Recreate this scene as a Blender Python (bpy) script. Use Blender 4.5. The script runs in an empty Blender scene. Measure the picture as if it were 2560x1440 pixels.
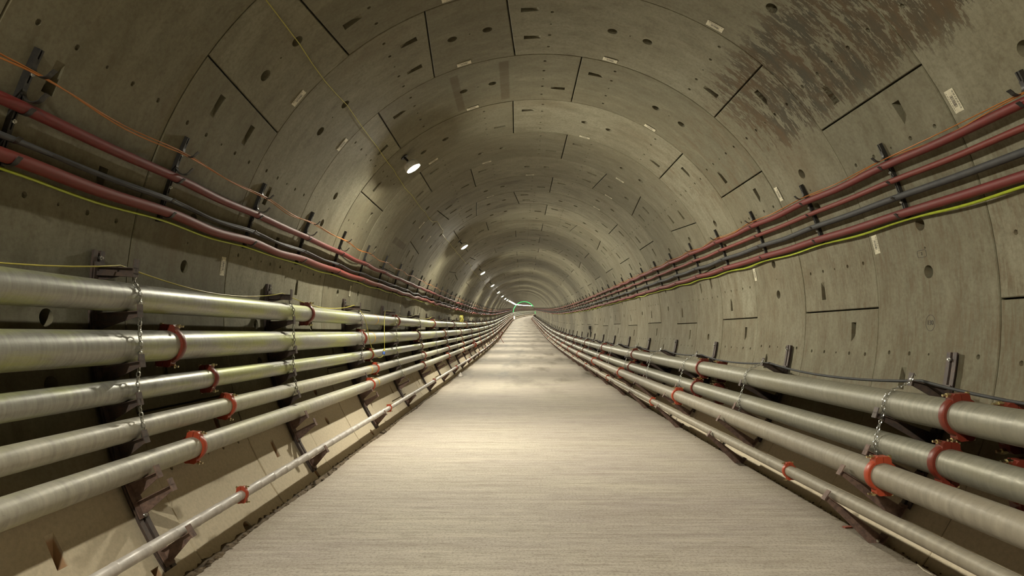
import bpy, math, random
from mathutils import Vector, Matrix, geometry
from math import sin, cos, pi, radians, degrees, sqrt, atan2, asin

SC = bpy.context.scene
COL = SC.collection
RAD = 3.35                      # inner radius of the tunnel, metres
RW = 0.4767 * RAD               # ring width
S0 = 1.4165 * RAD               # where ring 0 starts, measured from the camera
AX, AZ = 0.0996 * RAD, 0.0991 * RAD
EYE = 1.685
SLAB = -(EYE + AZ)              # road surface, in section coordinates (origin on the tunnel axis)
def sn(n): return S0 + n * RW

# ------------------------------------------------------------------ camera
cam = bpy.data.cameras.new('camera'); camo = bpy.data.objects.new('camera', cam); COL.objects.link(camo)
cam.sensor_width = 36.0; cam.lens = 36.0 * 1550.0 / 2560.0; cam.clip_start = 0.05; cam.clip_end = 1200
camo.location = (0, 0, EYE); camo.rotation_euler = (pi / 2 + 0.07662, 0, 0.00806)
SC.camera = camo
# ------------------------------------------------------------------ world, light, exposure
w = bpy.data.worlds.new('world'); SC.world = w; w.use_nodes = True
w.node_tree.nodes['Background'].inputs[0].default_value = (0.5, 0.5, 0.42, 1)
w.node_tree.nodes['Background'].inputs[1].default_value = 0.0
SC.view_settings.view_transform = 'Standard'; SC.view_settings.look = 'None'
SC.view_settings.gamma = 1.0; SC.view_settings.use_curve_mapping = False
SC.view_settings.exposure = 0.0
LAMP_W = 3550.0                   # emission of the bulkhead lamps
LAMP_COL = (1.0, 0.95, 0.78)
SC.cycles.use_denoising = True
SC.cycles.max_bounces = 4; SC.cycles.diffuse_bounces = 3; SC.cycles.glossy_bounces = 2; SC.cycles.use_adaptive_sampling = True; SC.cycles.adaptive_threshold = 0.05
SC.cycles.use_light_tree = True; SC.cycles.caustics_reflective = False; SC.cycles.caustics_refractive = False
SC.cycles.sample_clamp_indirect = 6.0

# ------------------------------------------------------------------ centre line
def _line():
    tab = []; x = AX; z = EYE + AZ; s = 0.0; ds = 0.25
    def hg(s):
        d = s / RAD
        h = 0.0085 * min(1, max(0, (d - 3) / 6.0))
        if d > 46: h += (d - 46) / 340.0
        g = min(0.0445, 2 * 0.00097 * max(d, 0))
        return h, g
    while s < 460:
        h, g = hg(s); tab.append((x, s if s < 1 else y, z, h, g)) if s >= 1 else tab.append((x, s, z, h, g))
        if s < 1: y = s
        dy = ds * cos(h); x += ds * sin(h); y = y + dy; z += ds * g; s += ds
    return tab, ds
TAB, DS = _line()
def frame(s):
    if s <= 0:
        x, y, z, h, g = TAB[0]; return Vector((x, s, z)), Vector((1, 0, 0)), Vector((0, 1, 0)), Vector((0, 0, 1))
    i = min(int(s / DS), len(TAB) - 2); f = s / DS - i
    a, b = TAB[i], TAB[i + 1]
    x, y, z, h, g = [a[k] + (b[k] - a[k]) * f for k in range(5)]
    T = Vector((sin(h), cos(h), g)).normalized(); Rt = Vector((cos(h), -sin(h), 0)); Up = Rt.cross(T)
    return Vector((x, y, z)), Rt, T, Up
def W(s, x, z):
    P, Rt, T, Up = frame(s); return P + Rt * x + Up * z
def FM(s, x=0, z=0):
    P, Rt, T, Up = frame(s); P = P + Rt * x + Up * z
    return Matrix(((Rt.x, T.x, Up.x, P.x), (Rt.y, T.y, Up.y, P.y), (Rt.z, T.z, Up.z, P.z), (0, 0, 0, 1)))
def pol(th, rho):               # degrees clockwise from the crown
    return rho * sin(radians(th)), rho * cos(radians(th))

# ------------------------------------------------------------------ materials
def newmat(name):
    m = bpy.data.materials.new(name); m.use_nodes = True; nt = m.node_tree
    return m, nt, nt.nodes['Principled BSDF']
class NB:
    def __init__(s, nt): s.nt = nt
    def n(s, t, **kw):
        nd = s.nt.nodes.new(t)
        for k, v in kw.items(): setattr(nd, k, v)
        return nd
    def link(s, a, b): s.nt.links.new(a, b)
    def attr(s, nm):
        a = s.n('ShaderNodeAttribute'); a.attribute_name = nm; return a
    def mapv(s, vec, sc, loc=(0, 0, 0)):
        m = s.n('ShaderNodeMapping'); s.link(vec, m.inputs[0]); m.inputs['Scale'].default_value = sc; m.inputs['Location'].default_value = loc; return m.outputs[0]
    def noise(s, vec, scale, detail=4, rough=0.55):
        n = s.n('ShaderNodeTexNoise'); n.inputs['Scale'].default_value = scale; n.inputs['Detail'].default_value = detail; n.inputs['Roughness'].default_value = rough
        if vec: s.link(vec, n.inputs['Vector'])
        return n.outputs['Fac']
    def mr(s, val, a, b, c=0.0, d=1.0, smooth=False):
        m = s.n('ShaderNodeMapRange'); m.interpolation_type = 'SMOOTHSTEP' if smooth else 'LINEAR'; m.clamp = True
        s.link(val, m.inputs[0])
        for i, v in enumerate((a, b, c, d)): m.inputs[1 + i].default_value = v
        return m.outputs[0]
    def math(s, op, a, b=None):
        m = s.n('ShaderNodeMath'); m.operation = op
        for i, v in enumerate((a, b)):
            if v is None: continue
            if isinstance(v, (int, float)): m.inputs[i].default_value = v
            else: s.link(v, m.inputs[i])
        return m.outputs[0]
    def mix(s, fac, a, b, mode='MIX'):
        m = s.n('ShaderNodeMix'); m.data_type = 'RGBA'; m.blend_type = mode
        if isinstance(fac, (int, float)): m.inputs[0].default_value = fac
        else: s.link(fac, m.inputs[0])
        for i, v in ((6, a), (7, b)):
            if isinstance(v, tuple): m.inputs[i].default_value = (*v, 1)
            else: s.link(v, m.inputs[i])
        return m.outputs[2]
    def bump(s, h, strength, dist, bsdf):
        b = s.n('ShaderNodeBump'); b.inputs['Strength'].default_value = strength; b.inputs['Distance'].default_value = dist
        s.link(h, b.inputs['Height']); s.link(b.outputs[0], bsdf.inputs['Normal'])
    def box(s, u, v, u0, u1, v0, v1, e=0.05):
        a = s.mr(u, u0 - e, u0 + e, 0, 1, True); b = s.mr(u, u1 - e, u1 + e, 1, 0, True)
        c = s.mr(v, v0 - e, v0 + e, 0, 1, True); d = s.mr(v, v1 - e, v1 + e, 1, 0, True)
        return s.math('MULTIPLY', s.math('MULTIPLY', a, b), s.math('MULTIPLY', c, d))

def lining_material():
    m, nt, p = newmat('segment_concrete'); N = NB(nt)
    suv = N.attr('suv').outputs['Vector']; tone = N.attr('tone').outputs['Fac']
    sep = N.n('ShaderNodeSeparateXYZ'); N.link(suv, sep.inputs[0]); u, v = sep.outputs[0], sep.outputs[1]
    big = N.noise(N.mapv(suv, (0.9, 0.9, 1)), 1.0, 4)
    fine = N.noise(suv, 28, 4, 0.7)
    strk = N.noise(N.mapv(suv, (42, 4.2, 1)), 1.0, 4, 0.7)
    strk2 = N.noise(N.mapv(suv, (4.2, 1.5, 1), (7, 3, 0)), 1.0, 5, 0.66)
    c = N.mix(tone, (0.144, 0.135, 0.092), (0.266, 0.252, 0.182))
    c = N.mix(N.mr(big, 0.3, 0.7), c, N.mix(0.6, c, (0.155, 0.135, 0.083), 'MIX'))
    c = N.mix(N.math('MULTIPLY', N.mr(fine, 0.42, 0.66), 0.45), c, (0.105, 0.086, 0.052))
    c = N.mix(N.math('MULTIPLY', N.mr(strk2, 0.48, 0.66), 0.36), c, (0.095, 0.082, 0.048))
    c = N.mix(N.math('MULTIPLY', N.mr(strk2, 0.46, 0.30), 0.22), c, (0.33, 0.315, 0.23))
    mott = N.noise(N.mapv(suv, (9, 4.5, 1), (4, 6, 0)), 1.0, 5, 0.75)
    c = N.mix(N.math('MULTIPLY', N.mr(mott, 0.50, 0.66), 0.42), c, (0.10, 0.080, 0.046))
    # brown run marks down the right side wall
    rs = N.math('MULTIPLY', N.mr(v, 3.6, 4.6, 0, 1, True), N.mr(v, 6.4, 7.6, 1, 0, True))
    run = N.math('MULTIPLY', N.math('MULTIPLY', N.mr(strk, 0.43, 0.60), N.mr(strk2, 0.36, 0.56)), rs)
    c = N.mix(N.math('MULTIPLY', run, 0.5), c, (0.115, 0.074, 0.037))
    dk = N.mr(N.noise(N.mapv(suv, (1.2, 0.35, 1), (3, 9, 0)), 1.0, 5, 0.65), 0.56, 0.72)
    c = N.mix(N.math('MULTIPLY', dk, 0.5), c, (0.14, 0.105, 0.06))
    # wet lime-streaked patch on the upper right of the nearest rings
    fl = N.noise(N.mapv(suv, (8.5, 1.7, 1), (1, 2, 0)), 1.0, 7, 0.80)
    fl = N.math('ADD', N.math('MULTIPLY', fl, 0.68), N.math('MULTIPLY', N.noise(N.mapv(suv, (34, 11, 1), (6, 2, 0)), 1.0, 6, 0.75), 0.32))
    zone = N.math('MULTIPLY', N.math('MULTIPLY', N.mr(u, 1.5, 2.2, 0, 1, True), N.mr(u, 6.9, 8.4, 1, 0, True)),
                  N.math('MULTIPLY', N.mr(v, 1.85, 2.35, 0, 1, True), N.mr(v, 3.15, 3.55, 1, 0, True)))
    zone2 = N.math('MULTIPLY', N.math('MULTIPLY', N.mr(u, 6.2, 7.2, 0, 1, True), N.mr(u, 10.5, 14.0, 1, 0, True)),
                   N.math('MULTIPLY', N.mr(v, 1.9, 2.5, 0, 1, True), N.mr(v, 3.3, 3.9, 1, 0, True)))
    st = N.math('MULTIPLY', zone, N.mr(N.math('ADD', fl, N.math('MULTIPLY', zone, 0.11)), 0.575, 0.60))
    st2 = N.math('MULTIPLY', zone2, N.mr(fl, 0.49, 0.60))
    c = N.mix(N.math('MULTIPLY', st, 0.88), c, N.mix(N.mr(strk2, 0.4, 0.6), (0.040, 0.034, 0.020), (0.078, 0.048, 0.020)))
    c = N.mix(N.math('MULTIPLY', st2, 0.55), c, (0.115, 0.072, 0.034))
    # old adhesive strips on one crown ring
    th = RAD * pi / 180
    a1 = N.box(u, v, sn(2.12), sn(2.93), -21.8 * th, -19.8 * th, 0.012); a2 = N.box(u, v, sn(2.08), sn(2.92), -9.9 * th, -7.6 * th, 0.012)
    a3 = N.box(u, v, sn(5.1), sn(5.9), -62 * th, -59.5 * th, 0.012)
    ad = N.math('MULTIPLY', N.math('MAXIMUM', N.math('MAXIMUM', a1, a2), a3), N.mr(strk2, 0.25, 0.6, 0.55, 1.0))
    c = N.mix(N.math('MULTIPLY', ad, 0.75), c, (0.085, 0.066, 0.035))
    # damp crown streaks further along
    dz = N.math('MULTIPLY', N.mr(u, 13, 15, 0, 1, True), N.mr(v, 0.0, 2.4, 1, 0, True))
    c = N.mix(N.math('MULTIPLY', N.math('MULTIPLY', N.mr(N.noise(N.mapv(suv, (1.6, 0.8, 1), (8, 1, 0)), 1.0, 6, 0.7), 0.52, 0.64), dz), 0.72), c, (0.075, 0.062, 0.034))
    # pale tan dust and rust in the bolt pockets, settled on the lowest segments
    av = N.math('ABSOLUTE', v)
    dust = N.math('MULTIPLY', N.mr(N.math('ADD', av, N.math('MULTIPLY', big, 0.5)), 6.3, 7.0, 0, 1, True), N.mr(fine, 0.2, 0.8, 1.0, 0.6))
    c = N.mix(N.math('MULTIPLY', dust, 0.9), c, (0.60, 0.51, 0.375))
    c = N.mix(N.math('MULTIPLY', N.math('MULTIPLY', N.mr(sep.outputs[2], 0.008, 0.02), N.mr(v, -6.2, -6.4)), 0.75), c, (0.34, 0.18, 0.085))
    N.link(c, p.inputs['Base Color']); p.inputs['Roughness'].default_value = 0.78
    p.inputs['Specular IOR Level'].default_value = 0.3
    N.bump(N.math('ADD', N.math('MULTIPLY', fine, 0.5), N.math('MULTIPLY', big, 0.8)), 0.25, 0.01, p)
    return m

def road_material():
    m, nt, p = newmat('road_concrete'); N = NB(nt)
    suv = N.attr('suv').outputs['Vector']
    sep = N.n('ShaderNodeSeparateXYZ'); N.link(suv, sep.inputs[0]); u, v = sep.outputs[0], sep.outputs[1]
    broom = N.noise(N.mapv(suv, (52, 3.6, 1)), 1.0, 5, 0.8)
    pit = N.noise(N.mapv(suv, (58, 44, 1), (3, 5, 0)), 1.0, 4, 0.8)
    wide = N.noise(N.mapv(suv, (11, 0.55, 1), (5, 2, 0)), 1.0, 6, 0.7)
    band = N.noise(N.mapv(suv, (0.9, 0.45, 1), (11, 4, 0)), 1.0, 5, 0.6)
    wet = N.noise(N.mapv(suv, (0.22, 0.9, 1), (2, 31, 0)), 1.0, 6, 0.62)
    c = N.mix(N.mr(band, 0.3, 0.7), (0.42, 0.365, 0.325), (0.51, 0.46, 0.375))
    c = N.mix(N.math('MULTIPLY', N.mr(broom, 0.38, 0.50, 1, 0), 0.62), c, (0.20, 0.16, 0.115))
    c = N.mix(N.math('MULTIPLY', N.mr(pit, 0.50, 0.58), 0.55), c, (0.19, 0.155, 0.115))
    c = N.mix(N.math('MULTIPLY', N.mr(wide, 0.50, 0.64), 0.42), c, (0.25, 0.20, 0.15))
    c = N.mix(N.math('MULTIPLY', N.mr(wide, 0.47, 0.36), 0.30), c, (0.66, 0.60, 0.49))
    sl = N.box(u, v, sn(16.5) - 0.10, sn(16.5) + 0.16, -2.6, 2.8, 0.04)
    c = N.mix(N.math('MULTIPLY', sl, 0.7), c, (0.12, 0.10, 0.07))
    damp = N.math('MULTIPLY', N.mr(wet, 0.5, 0.66), N.mr(u, 14, 24, 0, 1, True))
    c = N.mix(N.math('MULTIPLY', damp, 0.75), c, (0.13, 0.108, 0.07))
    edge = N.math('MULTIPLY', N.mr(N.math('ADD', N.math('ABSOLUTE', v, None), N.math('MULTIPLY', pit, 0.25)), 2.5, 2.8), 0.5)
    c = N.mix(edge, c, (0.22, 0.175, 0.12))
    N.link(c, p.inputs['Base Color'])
    N.link(N.mr(damp, 0, 1, 0.8, 0.6), p.inputs['Roughness'])
    N.bump(N.math('ADD', broom, N.math('MULTIPLY', pit, 0.8)), 0.55, 0.006, p)
    return m

def pipe_material(name, base, tint, metal=0.35, rough=0.42, scale=1.0, tintamt=0.6):
    m, nt, p = newmat(name); N = NB(nt)
    suv = N.attr('suv').outputs['Vector']
    ringy = N.noise(N.mapv(suv, (38 * scale, 1.2, 1)), 1.0, 5, 0.65)
    blot = N.noise(N.mapv(suv, (0.9, 1.6, 1), (3, 8, 0)), 1.0, 4, 0.55)
    spot = N.noise(N.mapv(suv, (22, 22, 1)), 1.0, 5, 0.7)
    c = N.mix(N.mr(ringy, 0.3, 0.7), base, tuple(b * 0.62 for b in base))
    c = N.mix(N.math('MULTIPLY', N.mr(blot, 0.46, 0.62), tintamt), c, tint)
    c = N.mix(N.math('MULTIPLY', N.mr(spot, 0.60, 0.75), 0.45), c, (0.13, 0.12, 0.09))
    N.link(c, p.inputs['Base Color']); p.inputs['Metallic'].default_value = metal
    N.link(N.mr(spot, 0.3, 0.7, rough - 0.08, rough + 0.16), p.inputs['Roughness'])
    N.bump(N.math('ADD', ringy, N.math('MULTIPLY', spot, 0.5)), 0.22, 0.004, p)
    return m

def simple(name, col, rough=0.6, metal=0.0, var=0.35, sc=14, dark=None, emit=None, bumpd=0.002):
    m, nt, p = newmat(name); N = NB(nt)
    tc = N.n('ShaderNodeTexCoord').outputs['Object']
    n = N.noise(tc, sc, 5, 0.65)
    d = dark if dark else tuple(x * 0.5 for x in col)
    c = N.mix(N.math('MULTIPLY', N.mr(n, 0.42, 0.68), var), col, d)
    N.link(c, p.inputs['Base Color']); p.inputs['Roughness'].default_value = rough; p.inputs['Metallic'].default_value = metal
    if bumpd: N.bump(n, 0.3, bumpd, p)
    if emit:
        p.inputs['Emission Color'].default_value = (*emit[0], 1); p.inputs['Emission Strength'].default_value = emit[1]
    return m

M = {}
M['lining'] = lining_material()
M['road'] = road_material()
M['galv'] = pipe_material('galvanised_steel', (0.38, 0.375, 0.335), (0.40, 0.43, 0.09), 0.4, 0.36, 1.0, 0.62)
M['galv_clean'] = pipe_material('dull_galvanised_steel', (0.265, 0.25, 0.195), (0.20, 0.185, 0.125), 0.25, 0.42, 0.8, 0.5)
M['paint'] = pipe_material('pale_coated_steel', (0.44, 0.415, 0.345), (0.42, 0.41, 0.22), 0.15, 0.42, 0.5, 0.45)
M['dusty'] = pipe_material('dusty_tan_steel', (0.30, 0.265, 0.205), (0.24, 0.205, 0.15), 0.1, 0.5, 0.5, 0.5)
M['plastic'] = pipe_material('pale_banded_plastic', (0.62, 0.57, 0.53), (0.52, 0.46, 0.40), 0.0, 0.36, 0.3, 0.3)
M['coup'] = simple('red_oxide_paint', (0.15, 0.022, 0.011), 0.42, 0, 0.6, 30, (0.10, 0.018, 0.01))
M['coup_or'] = simple('orange_paint', (0.38, 0.058, 0.024), 0.42, 0, 0.6, 30, (0.33, 0.05, 0.02))
M['brass'] = simple('plated_bolt', (0.66, 0.58, 0.36), 0.28, 1.0, 0.3, 40)
M['steel'] = simple('bright_zinc', (0.62, 0.62, 0.60), 0.3, 1.0, 0.2, 40)
M['chain'] = simple('chain_steel', (0.34, 0.33, 0.29), 0.35, 0.9, 0.5, 40)
M['rackd'] = simple('dark_primer_steel', (0.055, 0.040, 0.036), 0.6, 0.1, 0.6, 22, (0.12, 0.075, 0.05))
M['rackr'] = simple('rust_brown_steel', (0.17, 0.105, 0.080), 0.7, 0.1, 0.9, 26, (0.07, 0.045, 0.04))
M['hook'] = simple('black_coated_steel', (0.020, 0.019, 0.018), 0.45, 0.2, 0.5, 30, (0.06, 0.05, 0.04))
M['red'] = simple('red_cable_sheath', (0.135, 0.010, 0.008), 0.6, 0, 0.55, 9, (0.10, 0.022, 0.016))
M['redo'] = simple('orange_red_cable_sheath', (0.145, 0.016, 0.009), 0.6, 0, 0.5, 9, (0.12, 0.024, 0.014))
M['black'] = simple('black_cable_sheath', (0.030, 0.030, 0.032), 0.68, 0, 0.6, 9, (0.060, 0.058, 0.055))
M['orange'] = simple('orange_cable_sheath', (0.42, 0.145, 0.022), 0.5, 0, 0.3, 20)
M['green'] = simple('yellow_green_cable_sheath', (0.42, 0.50, 0.035), 0.45, 0, 0.4, 20)
M['yellow'] = simple('yellow_cable_sheath', (0.42, 0.37, 0.055), 0.5, 0, 0.3, 20)
M['pyel'] = simple('yellow_paint', (0.70, 0.42, 0.04), 0.6, 0, 0.4, 20)
M['blue'] = simple('blue_plastic', (0.03, 0.10, 0.42), 0.4)
M['lamp'] = simple('lamp_diffuser', (0.9, 0.9, 0.88), 0.4, 0, 0, 5, None, (LAMP_COL, LAMP_W), 0)
M['lamphouse'] = simple('pale_lamp_body', (0.62, 0.60, 0.54), 0.5)
M['grnled'] = simple('green_led', (0.1, 0.6, 0.3), 0.4, 0, 0, 5, None, ((0.04, 1.0, 0.20), 1.0), 0)
M['warmled'] = simple('warm_lamp', (0.9, 0.8, 0.6), 0.4, 0, 0, 5, None, ((1.0, 0.78, 0.5), 5.0), 0)
M['paper'] = simple('label_paper', (0.60, 0.56, 0.42), 0.7, 0, 0.5, 25, (0.36, 0.31, 0.20))
M['ink'] = simple('printed_ink', (0.06, 0.05, 0.04), 0.7)
M['rubble'] = simple('rubble', (0.12, 0.085, 0.05), 0.95, 0, 0.9, 12, (0.035, 0.024, 0.014), bumpd=0.01)
M['mortar'] = simple('mortar_lump', (0.42, 0.37, 0.29), 0.9, 0, 0.8, 60, (0.16, 0.13, 0.09), bumpd=0.01)
M['rag'] = simple('white_cloth', (0.78, 0.72, 0.66), 0.9, 0, 0.4, 20)
M['scrap'] = simple('red_scrap', (0.45, 0.14, 0.10), 0.8)

# ------------------------------------------------------------------ mesh helpers
class MB:
    def __init__(s): s.v = []; s.f = []; s.a = []; s.t = []; s.mi = []; s.cur = 0
    def add(s, vs, fs, suv=None, tone=0.5):
        b = len(s.v); s.v.extend(vs); s.f.extend([tuple(i + b for i in f) for f in fs]); s.mi.extend([s.cur] * len(fs))
        s.a.extend(suv if suv else [(0, 0, 0)] * len(vs)); s.t.extend([tone] * len(vs))
    def box(s, c, sz, M3=None):
        hx, hy, hz = [q / 2 for q in sz]; c = Vector(c); vs = []
        for x in (-hx, hx):
            for y in (-hy, hy):
                for z in (-hz, hz):
                    q = Vector((x, y, z)); q = M3 @ q if M3 else q; vs.append(c + q)
        s.add(vs, [(0, 1, 3, 2), (4, 6, 7, 5), (0, 4, 5, 1), (2, 3, 7, 6), (0, 2, 6, 4), (1, 5, 7, 3)])
    def tube(s, pts, r, k=8, cap=True, close=False):
        pts = [Vector(p) for p in pts]; n = len(pts); vs = []; fs = []; nrm = None
        for i, p in enumerate(pts):
            if close: t = (pts[(i + 1) % n] - pts[i - 1]).normalized()
            else: t = (pts[min(i + 1, n - 1)] - pts[max(i - 1, 0)]).normalized()
            if nrm is None:
                nrm = t.orthogonal().normalized()
            else:
                nrm = (nrm - t * nrm.dot(t)); nrm = nrm.normalized() if nrm.length > 1e-6 else t.orthogonal().normalized()
            bn = t.cross(nrm); rr = r[i] if isinstance(r, (list, tuple)) else r
            for j in range(k):
                a = 2 * pi * j / k; vs.append(p + nrm * (rr * cos(a)) + bn * (rr * sin(a)))
        m = n if close else n - 1
        for i in range(m):
            for j in range(k):
                a = i * k + j; b = i * k + (j + 1) % k; c = ((i + 1) % n) * k
                fs.append((a, b, c + (j + 1) % k, c + j))
        if cap and not close: fs.append(tuple(range(k - 1, -1, -1))); fs.append(tuple((n - 1) * k + j for j in range(k)))
        s.add(vs, fs)
    def cyl(s, a, b, r, k=12):
        s.tube([a, b], r, k)
    def prism(s, prof, y0, y1):             # polygon in (x, z), extruded along y
        n = len(prof); vs = [Vector((x, y0, z)) for x, z in prof] + [Vector((x, y1, z)) for x, z in prof]
        fs = [tuple(range(n)), tuple(range(2 * n - 1, n - 1, -1))] + [(i, i + n, (i + 1) % n + n, (i + 1) % n) for i in range(n)]
        s.add(vs, fs)
    def build(s, name, mat, parent=None, smooth=True, ang=35, off=None, attrs=False):
        me = bpy.data.meshes.new(name)
        vs = [tuple(Vector(v) - off) for v in s.v] if off is not None else [tuple(v) for v in s.v]
        me.from_pydata(vs, [], s.f)
        for mm in (mat if isinstance(mat, (list, tuple)) else [mat]): me.materials.append(mm)
        if isinstance(mat, (list, tuple)): me.polygons.foreach_set('material_index', s.mi)
        if attrs:
            a = me.attributes.new('suv', 'FLOAT_VECTOR', 'POINT'); a.data.foreach_set('vector', [c for q in s.a for c in q])
            t = me.attributes.new('tone', 'FLOAT', 'POINT'); t.data.foreach_set('value', s.t)
        if smooth:
            me.polygons.foreach_set('use_smooth', [True] * len(me.polygons)); me.set_sharp_from_angle(angle=radians(ang))
        me.update()
        o = bpy.data.objects.new(name, me); COL.objects.link(o)
        if parent: o.parent = parent
        return o
def tag(o, label=None, cat=None, group=None, kind=None):
    if label: o['label'] = label
    if cat: o['category'] = cat
    if group: o['group'] = group
    if kind: o['kind'] = kind
    return o
def empty(name, mat4=None, label=None, cat=None, group=None):
    o = bpy.data.objects.new(name, None); COL.objects.link(o); o.empty_display_size = 0.1
    if mat4 is not None: o.matrix_world = mat4
    return tag(o, label, cat, group)
def copy_tree(o, parent=None):
    c = o.copy(); COL.objects.link(c)
    if parent: c.parent = parent
    for ch in [q for q in CH.get(o.name, [])]: copy_tree(ch, c)
    return c
CH = {}
def reg(parent, *kids):
    CH.setdefault(parent.name, []).extend(kids)
ONES = ['', 'first', 'second', 'third', 'fourth', 'fifth', 'sixth', 'seventh', 'eighth', 'ninth', 'tenth', 'eleventh', 'twelfth', 'thirteenth', 'fourteenth', 'fifteenth', 'sixteenth', 'seventeenth', 'eighteenth', 'nineteenth']
TENS = {2: ('twentieth', 'twenty'), 3: ('thirtieth', 'thirty'), 4: ('fortieth', 'forty'), 5: ('fiftieth', 'fifty'), 6: ('sixtieth', 'sixty'), 7: ('seventieth', 'seventy'), 8: ('eightieth', 'eighty'), 9: ('ninetieth', 'ninety')}
def od(i):
    if i < 20: return ONES[i]
    if i >= 100: return 'hundredth' if i == 100 else 'hundred-and-' + od(i - 100)
    t, o = divmod(i, 10); return TENS[t][0] if o == 0 else TENS[t][1] + '-' + ONES[o]

# ------------------------------------------------------------------ tunnel lining
def kj(k0, k1):                  # joints from the two edges of the key segment, in degrees
    out = []; a = k1; step = (360 - (k1 - k0)) / 7.0
    for i in range(8): out.append(a + step * i)
    return out
def ring_layout(n, rnd):
    """[(theta at near edge, theta at far edge, is key edge)] going clockwise; last equals first + 360."""
    P = {0: (-56.0, -41.4, -58.0, -38.9), 1: (-23.0, -7.8, -25.0, -6.1), 2: (108.0, 123.0, 106.0, 125.0), 3: (141.5, 156, 139.5, 158),
         4: (60.2, 75, 58.2, 77), 5: (27.3, 41.8, 25.2, 44.3), 6: (-57.5, -41, -59.5, -39), 7: (-24.5, -7.2, -26.5, -4.8), -1: (-23.0, -7.8, -25.0, -6.1), -2: (-56.0, -41.4, -58.0, -38.9)}
    if n in P: a0, a1, b0, b1 = P[n]
    else:
        base = rnd.choice([-57, 108, 59, -106 + 0]) if n % 2 == 0 else rnd.choice([-24, 140, 26, -73])
        a0, a1, b0, b1 = base + 1, base + 16, base - 1, base + 18
        if n < -2: a0, a1, b0, b1 = base, base + 17, base, base + 17
    js = []
    w = 360 - ((a1 + b1) / 2 - (a0 + b0) / 2)
    for i in range(8):
        m = (a1 + b1) / 2 + w / 7 * i
        if i == 0: js.append((a1, b1, True))
        elif i == 7: js.append((a0 + 360, b0 + 360, True))
        else: js.append((m, m, False))
    js.append((a1 + 360, b1 + 360, True))
    return js
def lin(mb, pts, fs, s_base, dep, tone):
    vs = []; su = []
    for x, y, d in pts:
        th = y / RAD; rho = RAD + d + dep
        vs.append(W(s_base + x, rho * sin(th), rho * cos(th))); su.append((s_base + x, (y + pi * RAD) % (2 * pi * RAD) - pi * RAD, d))
    mb.add(vs, fs, su, tone)
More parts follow.
